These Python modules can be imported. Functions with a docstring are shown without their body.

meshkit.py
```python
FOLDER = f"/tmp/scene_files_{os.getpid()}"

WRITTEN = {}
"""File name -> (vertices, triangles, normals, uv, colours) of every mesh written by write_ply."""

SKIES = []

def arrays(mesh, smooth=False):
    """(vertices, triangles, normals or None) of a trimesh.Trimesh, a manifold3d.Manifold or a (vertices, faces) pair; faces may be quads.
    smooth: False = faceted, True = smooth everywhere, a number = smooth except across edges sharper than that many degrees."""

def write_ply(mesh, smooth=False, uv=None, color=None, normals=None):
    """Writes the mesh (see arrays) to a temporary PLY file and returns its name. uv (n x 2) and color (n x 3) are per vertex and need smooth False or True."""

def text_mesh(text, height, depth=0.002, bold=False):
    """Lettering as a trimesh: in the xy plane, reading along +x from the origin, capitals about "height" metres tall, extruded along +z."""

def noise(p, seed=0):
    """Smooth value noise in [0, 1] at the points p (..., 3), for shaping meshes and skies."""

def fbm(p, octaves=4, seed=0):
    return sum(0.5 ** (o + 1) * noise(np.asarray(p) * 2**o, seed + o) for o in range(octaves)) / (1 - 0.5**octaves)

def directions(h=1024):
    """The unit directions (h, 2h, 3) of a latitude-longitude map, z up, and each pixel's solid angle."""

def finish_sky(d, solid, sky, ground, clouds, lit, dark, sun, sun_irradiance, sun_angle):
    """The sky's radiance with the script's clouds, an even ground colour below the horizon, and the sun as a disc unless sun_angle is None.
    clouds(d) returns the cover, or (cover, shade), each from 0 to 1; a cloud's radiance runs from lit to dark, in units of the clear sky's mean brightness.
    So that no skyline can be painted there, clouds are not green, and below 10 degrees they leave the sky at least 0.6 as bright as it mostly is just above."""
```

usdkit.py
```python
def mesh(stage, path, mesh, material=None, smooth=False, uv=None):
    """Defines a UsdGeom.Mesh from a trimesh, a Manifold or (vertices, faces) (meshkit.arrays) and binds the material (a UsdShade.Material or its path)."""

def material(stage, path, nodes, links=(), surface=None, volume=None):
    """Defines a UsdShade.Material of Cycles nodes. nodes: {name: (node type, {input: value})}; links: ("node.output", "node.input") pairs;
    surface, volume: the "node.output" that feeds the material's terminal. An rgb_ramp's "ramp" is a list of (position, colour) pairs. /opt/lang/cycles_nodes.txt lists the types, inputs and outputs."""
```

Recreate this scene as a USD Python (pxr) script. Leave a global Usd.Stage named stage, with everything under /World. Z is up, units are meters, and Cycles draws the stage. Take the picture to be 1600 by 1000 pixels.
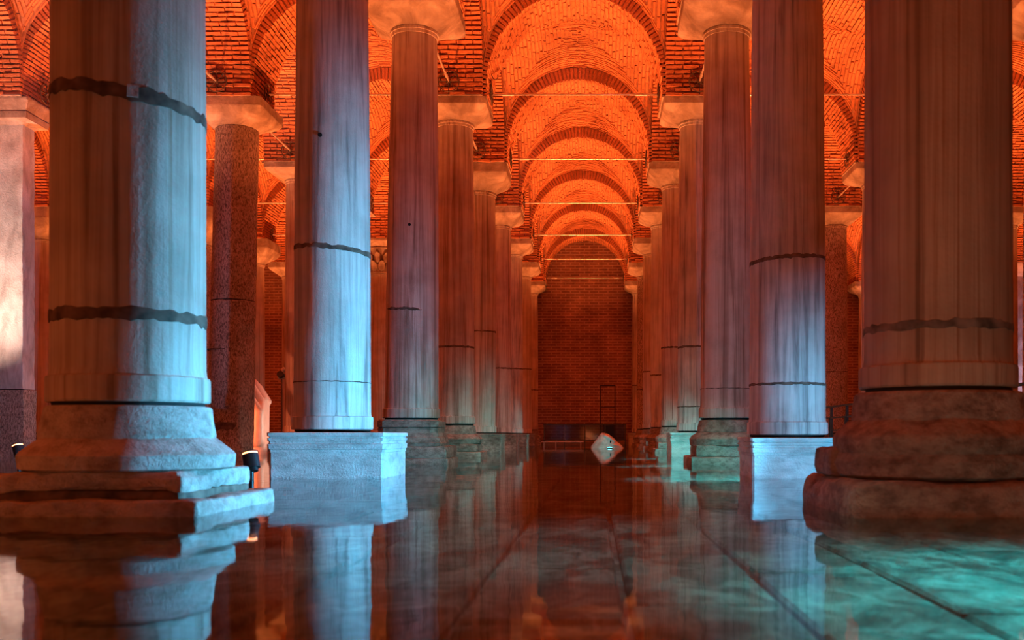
import math
import numpy as np
import trimesh
import manifold3d as m3
import usdkit
import meshkit
from pxr import Usd, UsdGeom, UsdLux, UsdShade, Gf, Sdf

stage = Usd.Stage.CreateInMemory()
UsdGeom.SetStageUpAxis(stage, UsdGeom.Tokens.z)
UsdGeom.SetStageMetersPerUnit(stage, 1.0)
UsdGeom.Xform.Define(stage, '/World')
PI = math.pi

# ------------------------------------------------------------------ camera
EYE = 0.445                      # height of the lens above the water
cam = UsdGeom.Camera.Define(stage, '/World/camera')
cam.AddTranslateOp().Set(Gf.Vec3d(0, 0, EYE))
cam.AddRotateXOp().Set(90)
cam.CreateFocalLengthAttr(34.65)
cam.CreateHorizontalApertureAttr(36.0)
cam.CreateHorizontalApertureOffsetAttr((800 - 928) / 1600 * 36.0)
cam.CreateVerticalApertureOffsetAttr((679 - 500) / 1600 * 36.0)
cam.CreateFStopAttr(2.6)
cam.CreateFocusDistanceAttr(17.0)
cam.CreateClippingRangeAttr(Gf.Vec2f(0.05, 200))
cam.CreateExposureAttr(0.0)

# ------------------------------------------------------------------ grid of the cistern
SX, SY, X0, D1 = 4.89, 4.67, -0.385, 5.95
def depth(j): return D1 + SY * (j - 1)
NODE = {-6: -30.6, -5: -25.9, -4: -21.2, -3: -16.5, -2: -11.85, -1: -7.36, 0: -2.83, 1: 2.06, 2: 7.08, 3: 12.10, 4: 16.9, 5: 21.8}
def bay_x(i): return (NODE[i] + NODE[i + 1]) / 2
def bay_s(i): return (NODE[i + 1] - NODE[i]) / SX
WALL_Y = 44.0
LAMP_Z = 0.25

# ------------------------------------------------------------------ lights
def light_basis(op, p, to):
    p, to = np.array(p, float), np.array(to, float)
    z = p - to
    z /= np.linalg.norm(z)
    up = np.array([0, 0, 1.0]) if abs(z[2]) < 0.95 else np.array([0, 1.0, 0])
    x = np.cross(up, z); x /= np.linalg.norm(x)
    y = np.cross(z, x)
    op.Set(Gf.Matrix4d(*x, 0, *y, 0, *z, 0, *p, 1))

NL = [0]
def spot(p, to, color, power, cone=40, soft=0.5, radius=0.05):
    NL[0] += 1
    l = UsdLux.SphereLight.Define(stage, f'/World/lights/lamp_{NL[0]:03d}')
    light_basis(l.AddTransformOp(), p, to)
    l.CreateRadiusAttr(radius)
    l.CreateNormalizeAttr(True)
    l.CreateIntensityAttr(power)
    l.CreateColorAttr(Gf.Vec3f(*color))
    s = UsdLux.ShapingAPI.Apply(l.GetPrim())
    s.CreateShapingConeAngleAttr(cone)
    s.CreateShapingConeSoftnessAttr(soft)
    return l

ORANGE = (1.0, 0.215, 0.05)
BLUE = (0.10, 0.57, 1.0)
CYAN = (0.05, 0.78, 0.80)
WARM = (1.0, 0.62, 0.48)

def in_view(x0, x1, y0, y1, m=200):
    a = [928 + x / max(y, 0.5) * 1540 for x in (x0, x1) for y in (y0, y1)]
    return max(a) > -m and min(a) < 1600 + m

BAYS = []
for i in range(-6, 5):
    for j in range(1, 9):
        xc = bay_x(i)
        if in_view(xc - SX / 2, xc + SX / 2, depth(j), depth(j + 1)):
            BAYS.append((i, j))
NEAR = [(i, j) for j in (0, 1) for i in (-2, -1, 0, 1, 2) if (i, j) not in BAYS]
BAYS += NEAR
UP = 2300.0
for i, j in BAYS:
    if j >= 1 or i != 0:
        xc, yc = bay_x(i), depth(j) + SY / 2
        spot((xc, yc, LAMP_Z), (xc, yc - 0.25, 8), ORANGE, UP * (1.0 if j >= 2 else 0.7), cone=32, soft=0.95, radius=0.06)
spot((-5.8, 2.6, 0.3), (-2.9, 5.9, 2.6), ORANGE, 45, cone=50, soft=0.8)
spot((-0.5, -1.8, 0.3), (2.2, 5.4, 1.4), ORANGE, 190, cone=24, soft=0.8)
spot((0.6, -2.2, 0.4), (1.2, 1.0, 9.0), ORANGE, UP * 0.4, cone=45, soft=0.9)
# blue floodlights on the water behind the near right-hand column
spot((3.1, 8.2, 0.28), (-2.3, 6.1, 0.4), BLUE, 1250, cone=28, soft=0.9)
spot((2.35, 7.05, 0.2), (-2.7, 9.95, 0.2), BLUE, 420, cone=15, soft=0.9)
spot((2.35, 7.0, 0.16), (-2.2, 5.8, 0.1), BLUE, 380, cone=13, soft=0.9)
spot((3.05, 8.25, 0.26), (-2.6, 10.4, 0.65), BLUE, 1150, cone=36, soft=1.0)
spot((3.15, 8.1, 0.25), (2.4, 10.4, 0.5), BLUE, 100, cone=38, soft=0.9)
# cyan lamps over and along the shallow floor
spot((2.2, 3.2, 2.8), (2.15, 3.2, -0.1), CYAN, 470, cone=36, soft=0.8)
spot((0.2, 4.6, 3.4), (0.2, 4.6, -0.1), CYAN, 70, cone=32, soft=0.9)
spot((2.15, 11.4, 1.5), (1.0, 12.7, -0.1), CYAN, 230, cone=50, soft=0.7)
spot((2.15, 16.1, 1.5), (1.0, 17.6, -0.1), CYAN, 200, cone=50, soft=0.7)
spot((2.15, 20.8, 1.5), (0.8, 22.4, -0.1), CYAN, 200, cone=50, soft=0.7)
spot((-2.8, 16.1, 1.3), (-1.2, 17.4, -0.1), CYAN, 60, cone=50, soft=0.7)
spot((0.05, 31.7, 0.08), (0.5, 32.4, 0.1), CYAN, 3.5, cone=50, soft=0.6)
spot((0.45, 33.1, 0.3), (-1.2, 32.6, -0.1), CYAN, 40, cone=50, soft=0.6)
spot((0.6, 33.1, 0.3), (2.0, 32.0, -0.1), CYAN, 40, cone=50, soft=0.6)
# white floodlight on the octagonal pillar at the left, and on the pillar far right
spot((-12.9, 17.6, 0.35), (-11.7, 19.6, 5.6), WARM, 800, cone=36, soft=0.9)

# ------------------------------------------------------------------ materials
L = '/World/Looks'
UsdGeom.Scope.Define(stage, L)
def col(*c): return tuple(c)

def stone(name, ramp, streak=(8, 8, 0.3), scale=1.6, rough=0.6, patch=((0.75, 0.72, 0.70), (1, 1, 1)), bump=0.25, bscale=30, dist=0.6, spec=0.4):
    ramp = [(min(1, max(0, 0.5 + (q - 0.48) * 0.66)), c) for q, c in ramp]
    n = {
        'g': ('geometry', {}),
        'm': ('mapping', {'scale': streak}),
        'n1': ('noise_texture', {'scale': scale, 'detail': 6.0, 'roughness': 0.62, 'distortion': dist}),
        'r1': ('rgb_ramp', {'ramp': ramp}),
        'n2': ('noise_texture', {'scale': 1.7, 'detail': 5.0, 'roughness': 0.6}),
        'r2': ('rgb_ramp', {'ramp': [(0.34, patch[0]), (0.6, patch[1])]}),
        'mx': ('mix_color', {'blend_type': 'multiply', 'fac': 1.0}),
        'n3': ('noise_texture', {'scale': bscale, 'detail': 5.0, 'roughness': 0.65}),
        'b': ('bump', {'strength': bump, 'distance': 0.02}),
        'p': ('principled_bsdf', {'roughness': rough, 'specular_ior_level': spec}),
    }
    return usdkit.material(stage, f'{L}/{name}', n, [
        ('g.position', 'm.vector'), ('m.vector', 'n1.vector'), ('n1.fac', 'r1.fac'), ('g.position', 'n2.vector'), ('n2.fac', 'r2.fac'),
        ('r1.color', 'mx.a'), ('r2.color', 'mx.b'), ('mx.result', 'p.base_color'), ('g.position', 'n3.vector'), ('n3.fac', 'b.height'), ('b.normal', 'p.normal')], surface='p.BSDF')

def plain(name, c, rough=0.5, metal=0.0, var=0.15, emit=None):
    n = {
        'g': ('geometry', {}),
        'n1': ('noise_texture', {'scale': 9.0, 'detail': 4.0}),
        'r1': ('rgb_ramp', {'ramp': [(0.3, tuple(x * (1 - var) for x in c)), (0.7, tuple(min(1, x * (1 + var)) for x in c))]}),
        'p': ('principled_bsdf', {'roughness': rough, 'metallic': metal}),
    }
    if emit:
        n['p'][1].update({'emission_color': emit[0], 'emission_strength': emit[1]})
    return usdkit.material(stage, f'{L}/{name}', n, [('g.position', 'n1.vector'), ('n1.fac', 'r1.fac'), ('r1.color', 'p.base_color')], surface='p.BSDF')

M = {}
M['marble_grey'] = stone('marble_grey', [(0.22, (0.24, 0.22, 0.21)), (0.42, (0.47, 0.45, 0.43)), (0.6, (0.62, 0.60, 0.57)), (0.8, (0.50, 0.45, 0.40))])
M['marble_brown'] = stone('marble_brown', [(0.25, (0.24, 0.17, 0.13)), (0.42, (0.46, 0.38, 0.32)), (0.58, (0.56, 0.50, 0.45)), (0.75, (0.38, 0.27, 0.19))], streak=(7, 7, 0.13), scale=1.3)
M['marble_pink'] = stone('marble_pink', [(0.25, (0.28, 0.18, 0.14)), (0.45, (0.50, 0.40, 0.35)), (0.6, (0.62, 0.55, 0.50)), (0.78, (0.40, 0.28, 0.22))], streak=(6.5, 6.5, 0.18))
M['granite'] = stone('granite', [(0.3, (0.16, 0.11, 0.09)), (0.5, (0.40, 0.30, 0.25)), (0.7, (0.55, 0.45, 0.38))], streak=(14, 14, 7), scale=2.5, rough=0.8, bump=0.8, bscale=45)
M['capital'] = stone('capital_marble', [(0.25, (0.21, 0.155, 0.125)), (0.5, (0.33, 0.265, 0.225)), (0.75, (0.46, 0.40, 0.355))], streak=(1.5, 1.5, 1.5), bump=0.5, rough=0.7)
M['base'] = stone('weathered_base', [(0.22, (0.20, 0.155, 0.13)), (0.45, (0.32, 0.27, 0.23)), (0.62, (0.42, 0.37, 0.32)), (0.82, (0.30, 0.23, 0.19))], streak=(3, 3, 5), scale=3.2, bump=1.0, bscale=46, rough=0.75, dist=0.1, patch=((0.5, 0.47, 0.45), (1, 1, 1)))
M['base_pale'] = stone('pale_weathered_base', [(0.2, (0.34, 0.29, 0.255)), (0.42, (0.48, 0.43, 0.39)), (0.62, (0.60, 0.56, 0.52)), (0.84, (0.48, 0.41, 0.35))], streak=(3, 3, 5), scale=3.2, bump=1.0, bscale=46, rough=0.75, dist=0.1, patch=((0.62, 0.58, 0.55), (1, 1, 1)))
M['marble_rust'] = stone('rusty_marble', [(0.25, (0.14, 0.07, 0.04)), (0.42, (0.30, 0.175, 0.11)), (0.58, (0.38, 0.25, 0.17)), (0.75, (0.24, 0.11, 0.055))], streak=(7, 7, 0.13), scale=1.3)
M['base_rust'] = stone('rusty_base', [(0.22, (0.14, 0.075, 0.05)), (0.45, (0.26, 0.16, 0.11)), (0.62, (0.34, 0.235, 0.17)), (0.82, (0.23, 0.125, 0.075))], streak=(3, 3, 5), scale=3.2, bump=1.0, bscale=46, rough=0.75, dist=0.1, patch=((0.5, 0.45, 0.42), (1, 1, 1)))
M['block'] = stone('pale_block', [(0.2, (0.36, 0.36, 0.35)), (0.5, (0.58, 0.58, 0.56)), (0.75, (0.66, 0.66, 0.64))], streak=(2, 2, 6), bump=0.7, bscale=42, rough=0.75)
M['slab'] = stone('floor_slab', [(0.30, (0.09, 0.10, 0.095)), (0.46, (0.20, 0.23, 0.22)), (0.57, (0.38, 0.42, 0.40)), (0.67, (0.24, 0.27, 0.25)), (0.80, (0.14, 0.155, 0.145))], streak=(1.9, 1.1, 1), scale=2.6, rough=0.8, dist=0.9, patch=((0.25, 0.25, 0.25), (1, 1, 1)), bump=0.8, bscale=9)
M['stain'] = plain('stain', (0.12, 0.08, 0.06), 0.9, var=0.7)
M['hole'] = plain('hole_dark', (0.01, 0.008, 0.008), 0.9)
M['mortar'] = plain('mortar', (0.28, 0.13, 0.07), 0.95, var=0.3)
M['steel'] = plain('steel_rod', (0.62, 0.56, 0.52), 0.35, 0.6)
M['iron'] = plain('wrought_iron', (0.10, 0.075, 0.06), 0.6, 0.4)
M['rail'] = plain('rail_paint', (0.055, 0.10, 0.115), 0.45, 0.2)
M['black'] = plain('black_metal', (0.022, 0.024, 0.028), 0.4, 0.3)
M['navy'] = plain('navy_paint', (0.02, 0.05, 0.11), 0.5)
M['resin'] = plain('resin_skin', (0.72, 0.52, 0.44), 0.45, var=0.08)
M['figure'] = stone('pale_figure', [(0.3, (0.42, 0.36, 0.32)), (0.55, (0.62, 0.55, 0.50)), (0.75, (0.7, 0.64, 0.6))], streak=(2, 2, 2), bump=0.4)
M['glow'] = plain('lamp_glow', (0.9, 0.5, 0.3), 0.4, emit=((1.0, 0.28, 0.10), 9.0))
M['plank'] = plain('deck', (0.16, 0.13, 0.13), 0.7)

M['brick'] = usdkit.material(stage, f'{L}/brick', {
    'g': ('geometry', {}),
    'r0': ('rgb_ramp', {'ramp': [(0, (0.50, 0.21, 0.10)), (0.35, (0.66, 0.31, 0.16)), (0.7, (0.74, 0.40, 0.23)), (1, (0.60, 0.26, 0.12))]}),
    'n2': ('noise_texture', {'scale': 1.1, 'detail': 5.0, 'roughness': 0.6}),
    'r2': ('rgb_ramp', {'ramp': [(0.36, (0.62, 0.58, 0.55)), (0.55, (1, 1, 1))]}),
    'mx': ('mix_color', {'blend_type': 'multiply', 'fac': 1.0}),
    'n3': ('noise_texture', {'scale': 26.0, 'detail': 4.0}),
    'b': ('bump', {'strength': 0.6, 'distance': 0.02}),
    'p': ('principled_bsdf', {'roughness': 0.88, 'specular_ior_level': 0.2})},
    [('g.random_per_island', 'r0.fac'), ('g.position', 'n2.vector'), ('n2.fac', 'r2.fac'), ('r0.color', 'mx.a'), ('r2.color', 'mx.b'), ('mx.result', 'p.base_color'),
     ('g.position', 'n3.vector'), ('n3.fac', 'b.height'), ('b.normal', 'p.normal')], surface='p.BSDF')

def wall_mat(name, ax):
    return usdkit.material(stage, f'{L}/{name}', {
        'g': ('geometry', {}), 's': ('separate_xyz', {}), 'c': ('combine_xyz', {}),
        'k': ('brick_texture', {'scale': 1.0, 'brick_width': 0.42, 'row_height': 0.125, 'mortar_size': 0.026, 'mortar_smooth': 0.35, 'color1': (0.26, 0.13, 0.09), 'color2': (0.36, 0.19, 0.13), 'mortar': (0.50, 0.33, 0.25)}),
        'n2': ('noise_texture', {'scale': 0.9, 'detail': 6.0, 'roughness': 0.65}),
        'r2': ('rgb_ramp', {'ramp': [(0.36, (0.6, 0.55, 0.55)), (0.6, (1, 1, 1)), (0.74, (1.25, 1.25, 1.25))]}),
        'mx': ('mix_color', {'blend_type': 'multiply', 'fac': 1.0}),
        'b': ('bump', {'strength': 0.6, 'distance': 0.03}),
        'p': ('principled_bsdf', {'roughness': 0.9, 'specular_ior_level': 0.2})},
        [('g.position', 's.vector'), (f's.{ax}', 'c.x'), ('s.z', 'c.y'), ('c.vector', 'k.vector'), ('g.position', 'n2.vector'), ('n2.fac', 'r2.fac'), ('k.color', 'mx.a'), ('r2.color', 'mx.b'),
         ('mx.result', 'p.base_color'), ('k.fac', 'b.height'), ('b.normal', 'p.normal')], surface='p.BSDF')
M['wall_x'] = wall_mat('wall_brick', 'x')
M['wall_y'] = wall_mat('wall_brick_side', 'y')

M['water'] = usdkit.material(stage, f'{L}/water', {
    'g': ('geometry', {}), 'm': ('mapping', {'scale': (1.0, 0.45, 1)}),
    'n': ('noise_texture', {'scale': 3.2, 'detail': 3.0, 'roughness': 0.5}),
    'b': ('bump', {'strength': 0.035, 'distance': 0.05}),
    'f': ('fresnel', {'IOR': 1.33}),
    't': ('transparent_bsdf', {'color': (0.70, 0.86, 0.86)}),
    'y': ('glossy_bsdf', {'color': (0.93, 0.95, 0.96), 'roughness': 0.035}),
    'x': ('mix_closure', {})},
    [('g.position', 'm.vector'), ('m.vector', 'n.vector'), ('n.fac', 'b.height'), ('b.normal', 'y.normal'), ('f.fac', 'x.fac'), ('t.BSDF', 'x.closure1'), ('y.BSDF', 'x.closure2')], surface='x.closure')

# ------------------------------------------------------------------ helpers
COUNT = {}
def numbered(parent, name):
    k = COUNT.get((parent, name), 0)
    COUNT[(parent, name)] = k + 1
    return name if k == 0 else f'{name}_{k:03d}'

def pth(parent): return parent if isinstance(parent, str) else str(parent.GetPath())

def tag(p, label=None, cat=None, group=None, kind=None):
    for k, v in (('label', label), ('category', cat), ('group', group), ('kind', kind)):
        if v: p.SetCustomDataByKey(k, v)
    return p

def thing(name, loc=(0, 0, 0), rz=0, parent='/World', **kw):
    x = UsdGeom.Xform.Define(stage, f'{pth(parent)}/{numbered(pth(parent), name)}')
    x.AddTranslateOp().Set(Gf.Vec3d(*map(float, loc)))
    if rz: x.AddRotateZOp().Set(float(rz))
    return tag(x.GetPrim(), **kw)

def part(parent, name, mesh, mat, smooth=30, **kw):
    p = usdkit.mesh(stage, f'{pth(parent)}/{numbered(pth(parent), name)}', mesh, M[mat], smooth=smooth).GetPrim()
    return tag(p, **kw)

def ref(src, name, loc, rz=0, parent='/World', scale=None, **kw):
    x = UsdGeom.Xform.Define(stage, f'{pth(parent)}/{numbered(pth(parent), name)}')
    p = x.GetPrim()
    p.GetReferences().AddInternalReference(src.GetPath())
    p.SetInstanceable(True)
    x.ClearXformOpOrder()
    x.AddTranslateOp().Set(Gf.Vec3d(*map(float, loc)))
    x.AddRotateZOp().Set(float(rz))
    if scale: x.AddScaleOp().Set(Gf.Vec3f(*scale))
    return tag(p, **kw)

def cat(ms): return trimesh.util.concatenate(ms)
def box(x0, x1, y0, y1, z0, z1):
    b = trimesh.creation.box((x1 - x0, y1 - y0, z1 - z0)); b.apply_translation(((x0 + x1) / 2, (y0 + y1) / 2, (z0 + z1) / 2)); return b
def rod(a, b, r, n=10):
    return trimesh.creation.cylinder(r, segment=[a, b], sections=n)

def ring_loft(rings, cap=True):
    """rings: (k, n, 3) closed loops from bottom to top."""
    R = np.asarray(rings, float); k, n = R.shape[:2]
    v = R.reshape(-1, 3)
    a = np.arange(n); b = (a + 1) % n
    f = []
    for i in range(k - 1):
        f.append(np.stack([i * n + a, i * n + b, (i + 1) * n + b], 1)); f.append(np.stack([i * n + a, (i + 1) * n + b, (i + 1) * n + a], 1))
    if cap:
        v = np.vstack([v, R[0].mean(0), R[-1].mean(0)]); c0, c1 = len(v) - 2, len(v) - 1
        f.append(np.stack([np.full(n, c0), b, a], 1)); f.append(np.stack([np.full(n, c1), (k - 1) * n + a, (k - 1) * n + b], 1))
    return trimesh.Trimesh(v, np.vstack(f), process=False)

def lathe(prof, n=72, seed=0, amp=0.004, oct_a=None, dx=0.0, z0=None, z1=None, freq=5.0):
    """prof: (z, r) rows from bottom to top."""
    th = np.arange(n) / n * 2 * PI + PI / n
    rows = []
    zs0, zs1 = prof[0][0] if z0 is None else z0, prof[-1][0] if z1 is None else z1
    for z, r in prof:
        rr = np.full(n, r)
        if oct_a: rr = r / np.cos((th + PI / 8) % (PI / 4) - PI / 8)
        p = np.stack([rr * np.cos(th), rr * np.sin(th), np.full(n, z)], 1)
        d = (meshkit.fbm(p * freq + seed * 7.3, 3, seed) - 0.5) * 2 * amp
        p[:, :2] *= (1 + d / max(r, 0.05))[:, None]
        p[:, 0] += dx * (z - zs0) / max(zs1 - zs0, 0.01)
        rows.append(p)
    return ring_loft(rows)

def stone_block(x0, x1, y0, y1, z0, z1, bevel=0.03, amp=0.008, seed=0, step=0.07, chip=0.0):
    sx, sy, sz = x1 - x0, y1 - y0, z1 - z0
    nx, ny, nz = (max(4, int(s / step)) for s in (sx, sy, sz))
    def face(o, u, v, nu, nv):
        def grid(n):
            return np.concatenate([[0], np.linspace(0.02, 0.98, n), [1]])
        U, V = np.meshgrid(grid(nu), grid(nv), indexing='ij')
        p = o + U[..., None] * u + V[..., None] * v
        a, b = U.shape
        idx = np.arange(a * b).reshape(a, b)
        q = np.stack([idx[:-1, :-1], idx[1:, :-1], idx[1:, 1:], idx[:-1, 1:]], -1).reshape(-1, 4)
        return p.reshape(-1, 3), np.vstack([q[:, [0, 1, 2]], q[:, [0, 2, 3]]])
    o = np.array([x0, y0, z0]); X, Y, Z = np.array([sx, 0, 0.]), np.array([0, sy, 0.]), np.array([0, 0, sz])
    fs = [face(o, Y, X, ny, nx), face(o + Z, X, Y, nx, ny), face(o, X, Z, nx, nz), face(o + Y, Z, X, nz, nx), face(o, Z, Y, nz, ny), face(o + X, Y, Z, ny, nz)]
    m = cat([trimesh.Trimesh(a, b, process=False) for a, b in fs]); m.merge_vertices(digits_vertex=6)
    v = m.vertices.copy()
    bb = min(bevel, 0.45 * min(sx, sy, sz))
    inner = np.clip(v, [x0 + bb, y0 + bb, z0 + bb], [x1 - bb, y1 - bb, z1 - bb])
    d = v - inner; ln = np.linalg.norm(d, axis=1, keepdims=True)
    v = inner + d / np.maximum(ln, 1e-9) * bb
    dirs = d / np.maximum(ln, 1e-9)
    n1 = meshkit.fbm(v * 6 + seed * 3.1, 4, seed) - 0.5
    disp = n1 * 2 * amp
    if chip:
        e = (ln[:, 0] > bb * 1.02)
        c = np.clip(meshkit.fbm(v * 3.5 + seed, 3, seed + 9) - 0.48, 0, 1) * 4
        disp = disp - chip * c * np.where(e, 1.0, 0.25)
    v = v + dirs * disp[:, None]
    m.vertices = v
    return m

def rect_loft(x0, x1, y0, y1, rows, seed=0, amp=0.006, per=14, round_=0.02):
    """a block with mouldings: rows are (z, how far the section stands out)."""
    out = []
    t = np.concatenate([np.linspace(-1, 1, per)])
    for z, o in rows:
        hx, hy = (x1 - x0) / 2 + o, (y1 - y0) / 2 + o
        c = round_
        pts = []
        for (ax, ay, bx, by) in ((-1, -1, 1, -1), (1, -1, 1, 1), (1, 1, -1, 1), (-1, 1, -1, -1)):
            for s in np.linspace(0, 1, per):
                x, y = (ax + (bx - ax) * s), (ay + (by - ay) * s)
                px = x * (hx - c) if ax != bx else x * hx
                py = y * (hy - c) if ay != by else y * hy
                pts.append((px, py))
        p = np.array([(a + (x0 + x1) / 2, b + (y0 + y1) / 2, z) for a, b in pts])
        dd = (meshkit.fbm(p * 7 + seed, 4, seed) - 0.5) * 2 * amp
        ctr = np.array([(x0 + x1) / 2, (y0 + y1) / 2, z])
        q = p - ctr; q /= np.linalg.norm(q, axis=1, keepdims=True)
        out.append(p + q * dd[:, None])
    return ring_loft(out)

# ------------------------------------------------------------------ the setting: floor, water, walls
floor = thing('floor', kind='structure', label='pale stone slabs under shallow teal water', category=None) if False else thing('floor')
tag(floor, 'worn stone floor slabs lying under the shallow water', 'floor', kind='structure')
XL, XR, YB = -27.5, 22.0, -4.0
part(floor, 'bed', box(XL, XR, YB, WALL_Y + 0.3, -0.4, -0.125), 'slab', smooth=False)
FZ = -0.085
def slab_mesh(x0, x1, y0, y1, z, tilt):
    g = 0.013
    x0 += g; x1 -= g; y0 += g; y1 -= g
    e = 0.012
    def ringz(i, zz):
        return [(x0 + i, y0 + i, zz), (x1 - i, y0 + i, zz), (x1 - i, y1 - i, zz), (x0 + i, y1 - i, zz)]
    v = np.array(ringz(0, -0.13) + ringz(0, z - e) + ringz(e, z))
    v[8:, 2] += (v[8:, 0] - (x0 + x1) / 2) * tilt[0] + (v[8:, 1] - (y0 + y1) / 2) * tilt[1]
    f = []
    for k in range(2):
        for a in range(4):
            b = (a + 1) % 4
            f += [(k * 4 + a, k * 4 + b, k * 4 + 4 + b), (k * 4 + a, k * 4 + 4 + b, k * 4 + 4 + a)]
    f += [(8, 9, 10), (8, 10, 11)]
    return trimesh.Trimesh(v, f, process=False)
rng = np.random.default_rng(11)
x = -4.2
far_slabs = []
while x < 5.4:
    w = rng.uniform(0.44, 0.62)
    y = 0.6 + rng.uniform(0, 0.6)
    while y < 30:
        l = rng.uniform(0.8, 1.35)
        m = slab_mesh(x, x + w, y, y + l, FZ + rng.uniform(-0.008, 0.006), rng.uniform(-0.006, 0.006, 2))
        if y < 9.0 and -2.6 < x: part(floor, 'slab', m, 'slab', smooth=False)
        else: far_slabs.append(m)
        y += l
    x += w
part(floor, 'far_slabs', cat(far_slabs), 'slab', smooth=False, kind='stuff')

water = part('/World', 'water', trimesh.Trimesh([(XL, YB, 0), (XR, YB, 0), (XR, WALL_Y, 0), (XL, WALL_Y, 0)], [(0, 1, 2), (0, 2, 3)], process=False), 'water', smooth=False,
             label='still shallow water mirroring the columns, teal where lamps light it', cat='water', kind='stuff')
tag(part('/World', 'wall_far', box(XL, XR, WALL_Y, WALL_Y + 0.4, -0.4, 10.2), 'wall_x', smooth=False), 'dark red brick end wall closing the nave', 'wall', kind='structure')
tag(part('/World', 'wall_left', box(XL - 0.4, XL, YB, WALL_Y + 0.4, -0.4, 10.2), 'wall_y', smooth=False), 'brick side wall of the left outer aisle', 'wall', kind='structure')
tag(part('/World', 'wall_right', box(XR, XR + 0.4, YB, WALL_Y + 0.4, -0.4, 10.2), 'wall_y', smooth=False), 'brick side wall of the right outer aisle', 'wall', kind='structure')
tag(part('/World', 'wall_back', box(XL, XR, YB - 0.4, YB, -0.4, 10.2), 'wall_x', smooth=False), 'brick wall behind the viewer', 'wall', kind='structure')

# ------------------------------------------------------------------ ceiling: arches, webs
ZC = 7.06                                  # top of the capitals
ZI, ZS, RISE = 7.35, 7.59, 1.80          # arch springing, web springing, web rise
AW, RZ = 0.65, 1.72                      # half the width of an arch, its rise
ceiling = thing('ceiling')
tag(ceiling, 'red-lit brick groin vaults carried on round brick arches', 'ceiling', kind='structure')
part(ceiling, 'roof', box(XL, XR, YB, WALL_Y + 0.4, 10.0, 10.3), 'mortar', smooth=False)

def oriented_box(c, t, b, n, l, w, h):
    """a brick at c: length l along t, thickness w along b, standing out h along n (its visible face is the n side). 10 triangles, open at the back."""
    t, b, n = t * l / 2, b * w / 2, n * h
    e = 0.16
    v = [c - t - b, c + t - b, c + t + b, c - t + b]
    k = 0.94
    v += [c - t * k - b * 0.85 + n, c + t * k - b * 0.85 + n, c + t * k + b * 0.85 + n, c - t * k + b * 0.85 + n]
    return v
BF = np.array([(4, 5, 6), (4, 6, 7), (0, 1, 5), (0, 5, 4), (1, 2, 6), (1, 6, 5), (2, 3, 7), (2, 7, 6), (3, 0, 4), (3, 4, 7)])
def bricks_mesh(boxes):
    v = np.array(boxes).reshape(-1, 3); k = len(boxes)
    f = (BF[None] + 8 * np.arange(k)[:, None, None]).reshape(-1, 3)
    m = trimesh.Trimesh(v, f, process=False)
    # make every brick face outward along its own normal
    return m

def fix(m, toward):
    """flip all faces when the visible sides look the wrong way"""
    n = m.face_normals[0]
    return m

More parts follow.
